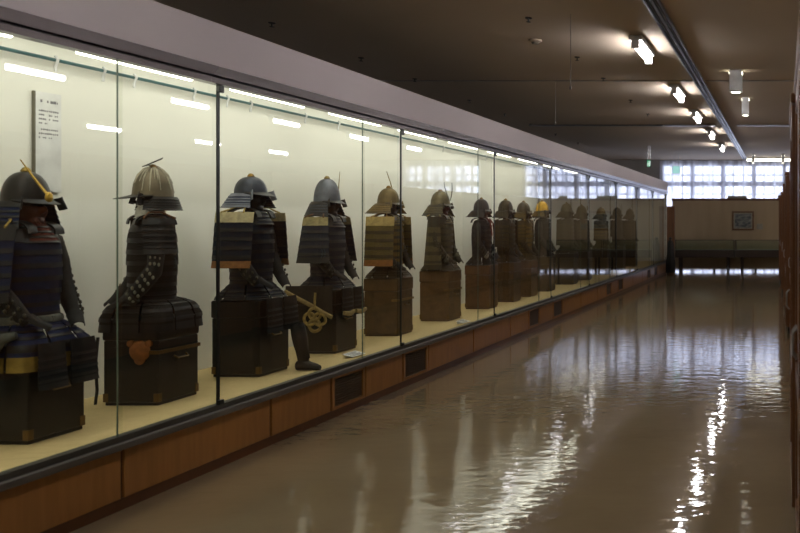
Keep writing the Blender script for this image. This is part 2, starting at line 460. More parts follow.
# ------------------------------------------------------------------ the long display case
CF = 0.372            # inner floor
XB = -4.48            # inner back
CT = 2.66
case = thing('display_case', 'long built-in glass display case with wooden base and grey fascia, full of samurai armor', 'display case', (0, 0, 0))
W = 2.348
posts = [4.91 + W*k for k in range(-2, 9)]
MB().box(XB-0.06, XB, Y0, YE, 0.0, CT+0.06).build('back_panel', M['case_wall'], case)
MB().box(XB+0.001, GX-0.04, Y0, YE, 0.02, CF).build('case_floor', M['case_floor'], case)
MB().box(XB+0.001, GX-0.02, Y0, YE, CT, CT+0.05).build('case_top', M['case_top'], case)
for a, b, nm in ((Y0-0.05, Y0, 'end_panel'), (YE, YE+0.05, 'end_panel')):
    MB().box(XB-0.06, GX+0.02, a, b, 0.0, CT+0.05).build(nm, M['case_wall'], case)
MB().box(GX-0.018, GX+0.045, Y0-0.05, YE+0.05, 2.45, 2.70).build('fascia', M['fascia'], case)
MB().box(GX-0.012, GX+0.025, Y0-0.05, YE+0.05, 2.702, 2.716).build('fascia_lip', M['fascia'], case)
MB().box(GX-0.03, GX+0.05, Y0-0.05, YE+0.05, 2.392, 2.449).build('lintel', M['bronze'], case)
MB().box(GX-0.02, GX+0.02, Y0-0.05, YE+0.05, 2.382, 2.3915).build('channel', M['seal'], case)
MB().box(GX-0.03, GX+0.03, Y0-0.05, YE+0.05, 2.348, 2.3815).build('lintel', M['bronze'], case)
# sill
MB().box(GX-0.039, GX+0.012, Y0-0.05, YE+0.05, 0.335, 0.385).build('sill', M['sill_top'], case)
MB().box(GX+0.0125, GX+0.05, Y0-0.05, YE+0.05, 0.322, 0.358).build('sill', M['sill'], case, bevel=0.006)
MB().box(GX-0.005, GX+0.012, Y0, YE, 0.0, 0.06).build('kick_board', M['wood_edge'], case)
# plinth panels and vent grilles
edges = []
per = 4.74
for k in range(-1, 5):
    o_ = 4.18 + per*k
    edges += [(o_, o_+1.21, 'p'), (o_+1.21, o_+1.93, 'p'), (o_+1.93, o_+2.43, 'v'), (o_+2.43, o_+3.08, 'p'), (o_+3.08, o_+3.60, 'v'), (o_+3.60, o_+per, 'p')]
for a, b, kd in edges:
    a, b = max(a, Y0), min(b, YE)
    if b - a < 0.05: continue
    if kd == 'p':
        MB().box(GX-0.004, GX+0.018, a+0.012, b-0.012, 0.0605, 0.321).build('plinth_panel', M['wood'], case, bevel=0.003)
    else:
        fr = MB()
        fr.box(GX-0.004, GX+0.022, a+0.012, a+0.045, 0.0605, 0.321); fr.box(GX-0.004, GX+0.022, b-0.045, b-0.012, 0.0605, 0.321)
        fr.box(GX-0.004, GX+0.022, a+0.0455, b-0.0455, 0.0605, 0.085); fr.box(GX-0.004, GX+0.022, a+0.0455, b-0.0455, 0.297, 0.321)
        g = fr.build('vent_grille', M['wood'], case, bevel=0.002)
        sl = MB()
        for i in range(11):
            z = 0.094 + i*0.0185
            sl.box(GX-0.001, GX+0.016, a+0.046, b-0.046, z, z+0.009, rot=Matrix.Rotation(0.35, 3, 'Y'))
        sl.build('slats', M['grille'], g)
    MB().box(GX-0.012, GX+0.006, b-0.0115, b+0.0115, 0.0605, 0.321).build('panel_joint', M['wood_edge'], case)
MB().box(GX-0.03, GX-0.013, Y0, YE, 0.0, 0.33).build('plinth_core', M['grille_dark'], case)
# glass
for k in range(len(posts)-1):
    a, b = posts[k], posts[k+1]
    s = a + {1: 0.685, 2: 0.72, 3: 0.784}.get(k, 0.75)*W
    b = min(b, YE)
    for (p, q, dx) in ((a, s+0.03, 0.0), (s, b, -0.012)):
        if q - p < 0.05: continue
        g = MB(); x = GX + dx
        g.add([(x, p, 0.383), (x, q, 0.383), (x, q, 2.352), (x, p, 2.352)], [(0, 1, 2, 3)])
        g.build('glass_pane', M['glass'], case, normals=False)
    if k < 9:
        MB().box(GX-0.004, GX+0.001, s-0.003, s+0.002, 0.386, 2.347).build('pane_edge', M['glass_edge'], case)
    MB().box(GX-0.004, GX+0.004, b-0.011, b+0.011, 0.386, 2.347).build('mullion', M['mullion'], case)
    MB().box(GX+0.0045, GX+0.025, b-0.022, b+0.022, 0.386, 0.415).build('pane_lock', M['mullion'], case, bevel=0.004)
    MB().box(GX+0.0045, GX+0.025, b-0.022, b+0.022, 2.30, 2.347).build('pane_lock', M['mullion'], case, bevel=0.004)
# lights in the case
y = 0.68
while y < 14.2:
    MB().tube([(GX-0.155, y, 2.386), (GX-0.155, y+0.78, 2.386)], 0.018, 10).build('light_tube', M['tube_case'], case, smooth=True)
    MB().box(GX-0.20, GX-0.11, y-0.05, y+0.83, 2.42, 2.46).build('light_fitting', M['white_metal'], case, bevel=0.005)
    y += 1.145
for k in range(len(posts)-1):      # added fill glow hidden behind the fascia, turned to the case back
    a, b = max(posts[k], Y0)+0.06, min(posts[k+1], YE)-0.06
    if b-a < 0.4 or k > 5: continue
    MB().box(XB+0.25, GX-0.32, a, b, CT-0.03, CT-0.001).build('added_fill_panel', M['added_fill_top'], case)  # added glowing panel that brightens the case from above, no real fitting
    rot = Matrix.Rotation(0.6, 3, 'Y'); pv = (GX-0.06, (a+b)/2, 2.56)
    f = MB().box(GX-0.085, GX-0.055, a, b, 2.48, 2.64, rot=rot, piv=pv).build('added_fill_body', M['white_metal'], case, bevel=0.004)
    MB().box(GX-0.091, GX-0.0865, a+0.02, b-0.02, 2.49, 2.63, rot=rot, piv=pv).build('added_fill_lens', M['added_fill_front'], f)
# picture rail with hooks on the back
MB().tube([(XB+0.06, Y0+0.02, 2.49), (XB+0.06, YE-0.02, 2.49)], 0.011, 8).build('picture_rail', M['rail'], case, smooth=True)
for y in (4.86, 5.2, 5.45, 6.0, 6.36, 6.64, 7.4, 7.95, 9.2, 10.4, 11.9, 13.6):
    MB().tube([(XB+0.06, y, 2.515), (XB+0.075, y, 2.49), (XB+0.06, y, 2.45), (XB+0.06, y, 2.42)], 0.008, 6).build('rail_hook', M['white_metal'], case)

# text panel on the case back behind the first armor
t = thing('text_panel', 'white explanatory text panel on the case back, above the nearest armor', 'sign', (XB+0.001, 4.86, 1.69))
MB().box(0.001, 0.018, -0.085, 0.085, 0.0, 0.60).build('board', [M['paper']], t)
MB().box(0.001, 0.019, -0.092, -0.0855, 0.0, 0.60).build('panel_shadow_strip', M['panel_shadow_strip'], t)  # dark strip stands in for the panel's shadow on the wall
tx = MB(); rr = random.Random(3)
def textline(z, h, y0, y1):
    y = y0
    while y < y1:
        w = rr.uniform(0.5, 1.0)*h
        if rr.random() > 0.12: tx.box(0.0182, 0.0188, y, min(y+w, y1), z-h/2*rr.uniform(.6, 1), z+h/2*rr.uniform(.6, 1))
        y += h*1.1
textline(0.545, 0.020, -0.055, 0.06)
for i, z in enumerate((0.487, 0.462, 0.437, 0.412)): textline(z, 0.012, -0.065, 0.065 if i < 3 else -0.01)
for i, z in enumerate((0.375, 0.35, 0.325)): textline(z, 0.012, -0.065, 0.065 if i < 2 else 0.02)
tx.build('text', M['ink'], t)

# ------------------------------------------------------------------ samurai armor
def c_(h):
    return tuple(((int(h[i:i+2], 16)/255.0)**2.2) for i in (0, 2, 4))
_mc = {}
def am(kind, hexc):
    k = (kind, hexc)
    if k in _mc: return _mc[k]
    c = c_(hexc)
    if kind == 'lace': m = mat('silk_lacing_'+hexc, c, 0.85, spec=0.2, col2=tuple(x*0.45 for x in c), wave=45, bump=0.3, stretch=(1, 1, 1.6))
    elif kind == 'lacquer': m = mat('lacquer_'+hexc, c, 0.42, col2=tuple(x*0.6 for x in c), scale=14, spec=0.25)
    elif kind == 'metal': m = mat('worn_metal_'+hexc, c, 0.42, metal=0.6, col2=tuple(x*0.6 for x in c), scale=18)
    elif kind == 'cloth': m = mat('cloth_'+hexc, c, 0.85, col2=tuple(x*0.6 for x in c), scale=35, bump=0.4)
    _mc[k] = m
    return m

def ring_pt(a, rx, ry, n=2.0):
    ca, sa = math.cos(a), math.sin(a)
    r = (abs(ca)**n + abs(sa)**n) ** (-1.0/n)
    return r*ca*rx, r*sa*ry

def lerp(tab, v):
    for i in range(len(tab)-1):
        if v <= tab[i+1][0] or i == len(tab)-2:
            a, b = tab[i], tab[i+1]; t = (v-a[0])/(b[0]-a[0])
            return [a[k]+(b[k]-a[k])*t for k in range(1, len(a))]

ZT = [(-2, -2), (0, 0), (0.14, 0.125), (0.53, 0.625), (0.70, 0.765), (1.70, 1.83)]
def armor_xf(p):
    x, y, z = p
    for (a, b), (c, d) in zip(ZT, ZT[1:]):
        if z <= c: break
    return (x*0.80, y*0.80, b+(z-a)*(d-b)/(c-a))
def make_armor(*a, **k):
    global XF
    XF = armor_xf
    try: return build_armor(*a, **k)
    finally: XF = None
def build_armor(loc, st, label, rz=0.0):
    """seated armor, origin on top of its chest, facing +X"""
    S = dict(lace='1a2038', lame='14130f', bowl='1c1a18', bowl_kind='metal', trim='8a6a2c', sleeve='15130f', mask='1e120c',
             sode=(0.30, 0.34), sode_top=None, sode_bot=None, crest='none', tuft=None, throat=None, skirt=None, scale=1.0,
             neck=0.20, bowl_h=0.15, shin=None, thigh=None, sash=None, knot=None, emblem=None, cord=None, fur=None, lean=0.0, cuff=None, shoes='16120e')
    S.update(st)
    R = thing('armor_suit', label, 'armor', loc, rz, 'samurai armor suits in the long case')
    k = S['scale']; R.scale = (k, k, k)
    lace, lame, trim = am('lace', S['lace']), am('lacquer', S['lame']), am('metal', S['trim'])
    skl = am('lace', S['skirt']) if S['skirt'] else lace
    black = am('cloth', '0f0e0d')
    # --- stand head and post
    MB().lathe([(0.03, 0.505), (0.05, 0.53), (0.055, 0.60), (0.075, 0.64), (0.085, 0.70), (0.08, 0.76), (0.05, 0.80), (0.01, 0.81)], (0.0, 0, 0), 14).build('stand_head', black, R, smooth=True)
    # --- cuirass
    prof = [(0.0, 0.11, 0.15, 0.52), (0.18, 0.145, 0.18, 0.45), (0.45, 0.155, 0.182, 0.33), (0.75, 0.145, 0.165, 0.2), (1.0, 0.145, 0.165, 0.12)]
    def cu(u, v):
        rx, ry, z = lerp(prof, v); a = u*2*PI
        x, y = ring_pt(a, rx, ry, 2.3); return (x, y, z)
    rad = lambda u, v: Vector((math.cos(u*2*PI), math.sin(u*2*PI), 0))
    m = MB().lames(cu, 8, 36, 0.004, 0.007, rad, ends=(1, 1))
    m.lathe([(0.10, 0.50), (0.115, 0.52), (0.09, 0.535), (0.05, 0.54)], (0, 0, 0), 24, 1.0, 1.35, mi=1)
    m.build('cuirass', [lace, lame], R, smooth=True)
    for s in (-1, 1):   # shoulder straps
        def stp(u, v, s=s):
            a = PI*v
            return (0.135*math.cos(a), s*(0.105+0.035*(u-0.5)*2), 0.50+0.065*math.sin(a))
        MB().sheet(stp, 3, 10, 0.010).build('shoulder_strap', lame, R, smooth=True)
    # --- skirt of hanging tassets
    sp_ = S.get('skirt_prof') or [(0.0, 0.148, 0.168, 0.13), (0.25, 0.175, 0.19, 0.09), (0.5, 0.21, 0.215, 0.05), (0.75, 0.228, 0.232, 0.022), (1.0, 0.236, 0.24, 0.004)]
    np_ = 8; long_ = sp_[-1][3] < 0; cz, sz = math.cos(rz), math.sin(rz)
    for p in range(np_):
        a0 = 2*PI*p/np_ + 0.03 + PI/8; a1 = 2*PI*(p+1)/np_ - 0.03 + PI/8
        def sk(u, v, a0=a0, a1=a1):
            rx, ry, z = lerp(sp_, v); x, y = ring_pt(a0+(a1-a0)*u, rx, ry, 2+(4.5 if long_ else 1.5)*min(1, v*1.35)); return (x*cz+y*sz, y*cz-x*sz, z)
        def so(u, v, a0=a0, a1=a1):
            a = a0+(a1-a0)*u-rz; return Vector((math.cos(a), math.sin(a), 0.2))
        MB().lames(sk, 5, 6, 0.004, 0.007, so, ends=(0, 2)).build('skirt_panel', [skl, lame, trim if S.get('skirt_trim') else lame], R, smooth=True)
    # --- sash round the waist
    if S['sash']:
        MB().tube([(0.16*math.cos(a), 0.182*math.sin(a), 0.135) for a in [2*PI*i/28 for i in range(29)]], 0.022, 8).build('waist_sash', am('cloth', S['sash']), R, smooth=True)
    # --- sleeves, arms bent with the hands on the thighs
    for s in (-1, 1):
        sh, el, wr, hd = Vector((0.0, s*0.195, 0.46)), Vector((0.03, s*0.245, 0.28)), Vector((0.17, s*0.175, 0.135)), Vector((0.235, s*0.125, 0.085))
        pts = [sh+Vector((0, -s*0.03, 0.02)), sh, sh.lerp(el, .5)+Vector((0, s*.012, 0)), el, el.lerp(wr, .5), wr]
        slv = MB().tube(pts, [0.04, 0.058, 0.056, 0.052, 0.046, 0.036], 12).build('sleeve', am('cloth', S['sleeve']), R, smooth=True)
        pl = MB()
        for a_, b_, n_ in ((sh, el, 6), (el, wr, 5)):
            for i in range(n_):
                for j in (-1, 0, 1):
                    c = a_.lerp(b_, (i+0.5)/n_); d = (b_-a_).normalized()
                    outw = Vector((0.25, s, 0.15)); outw = (outw - d*outw.dot(d)).normalized(); sd = d.cross(outw)
                    q = c + outw*0.053 + sd*j*0.026 - outw*0.008*abs(j)
                    pl.ico(q, 0.0105, 0, (1, 1, 1), 1)
        pl.build('sleeve_plates', am('metal', S.get('plates', '4a4538')), slv, smooth=True)
        gl = MB()
        def gp(u, v, s=s):
            c = wr.lerp(hd, v*1.25); d = (hd-wr).normalized(); sd = Vector((0, 0, 1)).cross(d).normalized(); upv = d.cross(sd)
            a = (u-0.5)*PI*1.1
            return c + sd*math.sin(a)*0.042*(1-0.25*v) + upv*(math.cos(a)*0.028+0.012)
        gl.sheet(gp, 8, 6, 0.005)
        gl.build('hand_guard', am('cloth', S['sleeve']), slv, smooth=True)
        if S['cuff']:
            MB().tube([wr.lerp(el, .18), wr.lerp(el, -.05)], [0.05, 0.047], 12).build('cuff', am('cloth', S['cuff']), slv, smooth=True)
    # --- shoulder guards
    if S['sode']:
        w, h = S['sode']; fl = S.get('sode_flare', 0.0)
        for s in S.get('sode_sides', (-1, 1)):
            def sd_(u, v, s=s):
                uu = (u-0.5)*2; ww = w/2*(1+fl*v)
                return (uu*ww*s*-1, s*(0.262+0.05*v-0.045*uu*uu), 0.53-h*v)
            m = MB().lames(sd_, 6, 8, 0.004, 0.007, lambda u, v, s=s: Vector((0, s, 0)), mats=(0, 1), ends=(2, 3))
            tm = am('cloth', S['sode_top']) if S['sode_top'] else lame
            bmz = am('cloth', S['sode_bot']) if S['sode_bot'] else lame
            g = m.build('shoulder_guard', [am('lace', S.get('sode_lace', S['lace'])), lame, tm, bmz], R, smooth=True)
            MB().tube([(-0.10, s*0.255, 0.53), (-0.03, s*0.16, 0.575), (0.05, s*0.16, 0.575), (0.10, s*0.255, 0.53)], 0.007, 6).build('hanging_cord', am('cloth', S['cord'] or '5a3a1a'), g, smooth=True)
    # --- helmet
    hz = 0.70
    bh = S['bowl_h']
    pr = []
    for i in range(11):
        a = PI/2*i/10; pr.append((0.122*max(0.04, math.cos(a))**0.8, bh*math.sin(a)))
    bowl = MB().lathe([(0.125, -0.012)] + pr, (-0.005, 0, hz), 48, 1.1, 0.98, ripple=S.get('ridges', 16), amp=0.012).build('helmet_bowl', am(S['bowl_kind'], S['bowl']), R, smooth=True)
    MB().lathe([(0.028, 0), (0.03, 0.008), (0.018, 0.022), (0.008, 0.026)], (-0.005, 0, hz+bh-0.004), 14).build('crown_ornament', trim, bowl, smooth=True)
    def pk(u, v):
        a = (u-0.5)*PI*0.9; r = 0.13+S.get('peak', 0.045)*v*math.cos(a)**0.7 if abs(a) < PI/2 else 0.13
        return (r*1.08*math.cos(a)-0.005, r*0.96*math.sin(a), hz+0.002-0.03*v*math.cos(a))
    MB().sheet(pk, 16, 4, 0.005).build('peak', lame, bowl, smooth=True)
    nk = S['neck']
    def ng(u, v):
        a = PI*0.33 + u*PI*1.34; rr_ = 0.132+(nk*S.get('nkw', 0.84)-0.132)*v**1.0
        return (rr_*1.12*math.cos(a)-0.008, rr_*math.sin(a), hz-0.005-S.get('drop', 0.15)*v)
    ngl = am('lace', S.get('neck_lace', S['lace']))
    MB().lames(ng, 5, 26, 0.004, 0.008, lambda u, v: Vector((math.cos(PI*0.33+u*PI*1.34), math.sin(PI*0.33+u*PI*1.34), 0)),
               ends=(1, 1)).build('neck_guard', [ngl, am('lacquer', S.get('neck_lame', S['lame']))], bowl, smooth=True)
    for s in (-1, 1):
        def tb(u, v, s=s):
            a = PI*0.33; r0 = 0.135+0.03*v
            b = Vector((r0*1.12*math.cos(a), s*r0*math.sin(a), hz+0.012-0.075*v))
            return b + Vector((0.03*math.sin(u*PI*.6), s*0.03*u, 0.012*u))
        MB().sheet(tb, 6, 4, 0.005).build('turnback', am('metal', S['turn']) if S.get('turn') else lame, bowl, smooth=True)
    # --- crest
    cr = S['crest']; g = am('metal', S.get('crest_col', 'c09a3e'))
    f0 = Vector((0.135, 0, hz+0.045))
    if cr == 'horns':        # pair of flat hoe-shaped horns
        m = MB()
        for s in (-1, 1):
            def hn(u, v, s=s):
                w_ = 0.012+0.022*math.sin(PI*min(1, v*1.05))**1.2
                c = Vector((0.0-0.03*v, s*(0.02+0.12*math.sin(v*PI*.55)), 0.20*v))
                return f0 + c + Vector((0, s*(u-0.5)*w_, 0))
            m.sheet(hn, 3, 12, 0.004)
        m.build('crest', g, bowl, smooth=True)
    elif cr == 'horn':       # one slanting gilt blade
        m = MB()
        def hn(u, v):
            return f0 + Vector((0.05-0.11*v, (u-0.5)*0.022*(1.1-v), -0.03+0.17*v+0.02*v*v)) + Vector((0, -0.02-0.10*v, 0))
        m.sheet(hn, 3, 10, 0.006); m.ico(f0+Vector((0.045, -0.03, -0.028)), 0.028, 0, (.6, 1, 1))
        m.build('crest', g, bowl, smooth=True)
    elif cr == 'feather':    # dark wing-like crest lying over the crown
        m = MB()
        for s, l in ((-1, 0.17), (1, 0.13), (0.2, 0.15)):
            def hn(u, v, s=s, l=l):
                return Vector((-0.12*v*l/.15+0.06, s*0.03+s*0.10*v+(u-0.5)*0.035*math.sin(PI*min(1, .15+v*.85)), hz+bh+0.01+0.05*v-0.05*v*v*(s < 0)))
            m.sheet(hn, 3, 8, 0.006)
        m.build('crest', g, bowl, smooth=True)
    elif cr == 'rods':       # thin upright rods
        m = MB()
        for s in S.get('rods', (-1, 1)):
            m.tube([(0.10, s*0.03, hz+0.05), (0.10, s*0.05, hz+0.16), (0.09, s*0.085, hz+0.25)], [0.006, 0.005, 0.003], 6)
        m.build('crest', g, bowl, smooth=True)
    elif cr == 'tall':       # one long rod leaning
        MB().tube([(0.05, 0.03, hz+0.08), (0.03, -0.02, hz+0.20), (0.0, -0.06, hz+0.31)], [0.007, 0.006, 0.004], 6).build('crest', g, bowl, smooth=True)
    elif cr == 'disc':
        m = MB(); m.lathe([(0.05, -0.003), (0.05, 0.003)], (0, 0, 0), 20)
        m.v = [(0.142+z, y, hz+0.10+x) for x, y, z in m.v]
        m.build('crest', g, bowl)
    if S.get('streaks'):     # pale hair hanging down over the bowl
        m = MB(); r2 = random.Random(9)
        for i in range(22):
            a = r2.uniform(0, 2*PI); l = r2.uniform(0.6, 1.0)
            m.tube([(0.139*math.cos(a)*math.sin(q)-0.005, 0.125*math.sin(a)*math.sin(q), hz+0.004+(bh+0.004)*math.cos(q)) for q in (0.25, 0.6*l, 1.0*l, 1.5*l)], [0.004, 0.006, 0.005, 0.002], 5)
        m.build('hair_streaks', am('cloth', S['streaks']), bowl, smooth=True)
    if S['tuft']:
        m = MB(); r2 = random.Random(5)
        for i in range(26):
            a = r2.uniform(-.9, .9); m.tube([(-0.03, 0, hz+bh), (-0.06+r2.uniform(-.03, .03), 0.06*a, hz+bh+0.05), (-0.12+r2.uniform(-.03, .03), 0.12*a, hz+bh+r2.uniform(-.02, .05))], [0.004, 0.004, 0.001], 5)
        m.build('plume', am('cloth', S['tuft']), bowl)
    # --- face mask
    mk = MB()
    def fm(u, v):
        a = (u-0.5)*PI*1.05; ca = math.cos(a)
        r = 0.098-0.018*v
        nose = 0.035*math.exp(-(a/0.16)**2)*math.exp(-((v-0.18)/0.16)**2)
        mouth = -0.012*math.exp(-(a/0.35)**2)*math.exp(-((v-0.58)/0.07)**2)
        chin = 0.014*math.exp(-(a/0.4)**2)*math.exp(-((v-0.85)/0.14)**2)
        cheek = 0.012*math.exp(-((abs(a)-0.55)/0.25)**2)*math.exp(-((v-0.35)/0.2)**2)
        r += nose+mouth+chin+cheek
        return (r*math.cos(a)*1.05, r*0.92*math.sin(a), 0.665-(0.06 if S.get('collar') else 0.125)*v)
    mk.sheet(fm, 32, 18, 0.005)
    mo = mk.build('face_mask', am('lacquer', S['mask']), R, smooth=True)
    if S.get('beard'):
        m = MB(); r2 = random.Random(2)
        for i in range(30):
            a = r2.uniform(-1.1, 1.1); m.tube([(0.09*math.cos(a), 0.085*math.sin(a), 0.575), (0.115*math.cos(a), 0.09*math.sin(a), 0.54-r2.uniform(0, .03))], [0.005, 0.002], 5)
        m.build('moustache', am('cloth', S['beard']), mo)
    def th(u, v):
        a = (u-0.5)*PI*1.1; r = 0.085+0.075*v
        return (r*math.cos(a)+0.01, r*0.95*math.sin(a), 0.548-0.085*v)
    if not S.get('collar'): MB().lames(th, 4, 14, 0.004, 0.006, lambda u, v: Vector((math.cos((u-.5)*PI*1.1), math.sin((u-.5)*PI*1.1), 0))).build(
        'throat_guard', [am('lace', S['throat'] or S['lace']), lame], mo, smooth=True)
    if S.get('collar'):
        MB().lathe([(0.09, 0.53), (0.10, 0.55), (0.094, 0.60), (0.084, 0.64), (0.07, 0.648)], (0.012, 0, 0), 18).build('collar', am('cloth', S['collar']), R, smooth=True)
    if S.get('tassel'):
        m = MB()
        m.tube([(0.12, 0.05, 0.56), (0.175, 0.055, 0.5), (0.195, 0.05, 0.42), (0.2, 0.045, 0.33)], 0.010, 6)
        m.tube([(0.12, -0.05, 0.56), (0.175, -0.055, 0.5), (0.195, -0.05, 0.42), (0.2, -0.045, 0.36)], 0.010, 6)
        m.build('chin_cord', am('cloth', S['tassel']), R, smooth=True)
    if S.get('bow'):         # cord bow on the chest
        m = MB()
        for s in (-1, 1):
            m.tube([(0.178, 0, 0.40), (0.185, s*0.05, 0.425), (0.182, s*0.07, 0.395), (0.182, 0, 0.40)], 0.007, 6)
            m.tube([(0.182, 0, 0.40), (0.187, s*0.03, 0.34), (0.187, s*0.035, 0.28)], 0.007, 6)
        m.build('cord_bow', am('cloth', S['cord']), R, smooth=True)
    # --- thigh guards draped over the chest front
    for s in ((-1, 1) if S['thigh'] else ()):
        tg = [(0.0, 0.272, 0.01), (0.35, 0.280, -0.08), (0.7, 0.284, -0.16), (1.0, 0.288, -0.23)]
        def tf(u, v, s=s):
            x, z = lerp(tg, v)
            return (x+0.010*math.sin(u*PI), s*(0.12+(u-0.5)*s*(0.19+0.03*v)), z)
        m = MB().lames(tf, 6, 8, 0.004, 0.006, lambda u, v: Vector((1, 0, 0.1)), mats=(0, 1), ends=(0, 2))
        o = m.build('thigh_guard', [am('lace', S['thigh']), am('lacquer', '1a1610'), trim if S.get('thigh_trim') else lame], R, smooth=True)
        if S['fur']:
            MB().tube([(0.305, s*0.02, -0.20), (0.315, s*0.12, -0.215), (0.303, s*0.225, -0.20)], [0.018, 0.022, 0.018], 8).build('fur_trim', am('cloth', S['fur']), o, smooth=True)
    # --- shin guards and shoes standing in front of the chest
    if S['shin']:
        dz = -loc[2]/k + CF/k
        for s in S['shin']:
            fx = S.get('stride', {}).get(s, 0.335)
            def sg(u, v, s=s):
                a = (u-0.5)*PI*1.15; r = 0.062-0.012*v+0.012*math.sin(PI*min(1, v*1.3))
                tilt = (fx-0.335)*v
                return (0.322+tilt+r*math.cos(a), s*0.135+r*math.sin(a), -0.20+(dz+0.07+0.20)*v)
            o = MB().sheet(sg, 14, 8, 0.005).build('shin_guard', am('lacquer', S.get('shin_col', '1c1712')), R, smooth=True)
            m = MB()
            for q in (-1, 0, 1):
                a = q*0.62
                m.tube([(0.326+(fx-0.335)*v+(0.066-0.012*v)*math.cos(a), s*0.135+(0.066-0.012*v)*math.sin(a), -0.20+(dz+0.27)*v) for v in (0.05, 0.35, 0.65, 0.95)], 0.006, 5)
            m.build('shin_splint', trim if S.get('shin_trim') else lame, o)
            sh_ = MB()
            sp2 = [(-0.06, 0.045, 0.07), (0.0, 0.05, 0.085), (0.06, 0.048, 0.062), (0.11, 0.042, 0.05), (0.15, 0.022, 0.035)]
            rings = []
            for (px, wy, hh) in sp2:
                for i in range(12):
                    a = 2*PI*i/12; zz = hh/2 + hh/2*math.sin(a)
                    rings.append((fx+px, s*0.135+wy*math.cos(a), dz+0.001+zz))
            fs = [(j*12+i, j*12+(i+1) % 12, (j+1)*12+(i+1) % 12, (j+1)*12+i) for j in range(4) for i in range(12)]
            fs += [tuple(range(12)), tuple(48+i for i in range(12))]
            sh_.add(rings, fs); sh_.build('shoe', am('cloth', S['shoes']), R, smooth=True)
    # --- extras
    if S['knot']:            # looped rope rings hung at the front corner
        m = MB()
        for cx_, cz in ((-0.02, -0.245), (0.085, -0.245), (0.032, -0.20), (0.032, -0.30)):
            m.tube([(cx_+0.062*math.cos(a), -0.295-0.006*math.sin(3*a), cz+0.05*math.sin(a)) for a in [2*PI*i/18 for i in range(19)]], 0.015, 7)
        m.tube([(0.032, -0.285, -0.02), (0.03, -0.292, -0.09), (0.032, -0.295, -0.16)], 0.012, 6)
        m.build('rope_knot', am('cloth', S['knot']), R, smooth=True)
    if S.get('apron'):       # cloth apron hanging over the near side of the chest, edged with fur
        def ap(u, v):
            return (-0.29+0.50*u, -0.268-0.008*v-0.006*math.sin(u*9), 0.04-(0.05+0.22*u)*v)
        o = MB().sheet(ap, 14, 8, 0.006).build('apron', am('cloth', S['apron']), R, smooth=True)
        MB().tube([tuple(Vector(ap(i/14, 1))+Vector((0, -0.008, 0))) for i in range(15)], 0.02, 8).build('fur_edge', am('cloth', S['fur']), o, smooth=True)
    if S.get('roll'):        # padded cloth roll hanging over the near hip
        MB().tube([(0.17, -0.25, 0.07), (0.10, -0.285, 0.05), (0.05, -0.30, -0.02), (0.035, -0.305, -0.14), (0.035, -0.30, -0.28), (0.04, -0.295, -0.33)],
                  [0.02, 0.036, 0.042, 0.042, 0.038, 0.02], 12).build('padded_roll', am('cloth', S['roll']), R, smooth=True)
    return R

def make_chest(loc, h, col, label, trim='6a5228', band=None, emblem=None, cord=None, hw=0.175):
    R = thing('armor_chest', label, 'chest', loc, 0, 'chests under the armor suits')
    lq = am('lacquer', col)
    MB().box(-hw+.006, hw-.006, -hw+.006, hw-.006, 0.02, h-0.13).build('chest_body', lq, R, bevel=0.008)
    MB().box(-hw, hw, -hw, hw, h-0.1295, h).build('lid', lq, R, bevel=0.012)
    MB().box(-hw+.012, hw-.012, -hw+.012, hw-.012, 0.0, 0.0195).build('base', lq, R, bevel=0.003)
    for sx in (-1, 1):
        for sy in (-1, 1):
            MB().box(min(sx*(hw-.035), sx*(hw-.0035)), max(sx*(hw-.035), sx*(hw-.0035)), min(sy*(hw-.035), sy*(hw-.0035)), max(sy*(hw-.035), sy*(hw-.0035)), 0.021, 0.075).build('corner_fitting', am('metal', trim), R, bevel=0.003)
    if band:
        m = MB()
        m.box(hw-0.0055, hw+0.004, -hw+.0, hw-.0, h*0.60, h*0.60+0.022)
        m.box(hw-0.06, hw-0.0057, -hw-0.004, -hw+0.0055, h*0.60, h*0.60+0.022)
        m.build('band', am('metal', band), R)
    m = MB()
    m.tube([(hw+0.002, -0.05, h*0.55), (hw+0.02, -0.045, h*0.52), (hw+0.02, 0.045, h*0.52), (hw+0.002, 0.05, h*0.55)], 0.006, 6)
    m.build('handle', am('metal', trim), R, smooth=True)
    if emblem:
        m = MB()
        m.lathe([(0.062, -0.006), (0.066, 0.0), (0.05, 0.012), (0.02, 0.016)], (0, 0, 0), 18)
        m.lathe([(0.03, -0.006), (0.032, 0.004), (0.02, 0.01)], (-0.055, 0, 0), 12)
        for s in (-1, 1): m.lathe([(0.022, -0.006), (0.022, 0.006), (0.012, 0.01)], (0.045, s*0.055, 0), 10)
        m.v = [(y*1.0+0.06, -hw-0.0005-z-0.0, h*0.64+x) for x, y, z in m.v]
        m.build('emblem', am('cloth', emblem), R, smooth=True)
    if cord:
        MB().tube([(-hw-0.012, -hw-0.012, h*0.8), (-hw-0.02, -hw-0.02, h*0.5), (-hw-0.014, -hw-0.016, 0.1), (-hw-0.03, -hw-0.01, 0.012)], 0.008, 6).build('cord', am('cloth', cord), R, smooth=True)
    return R

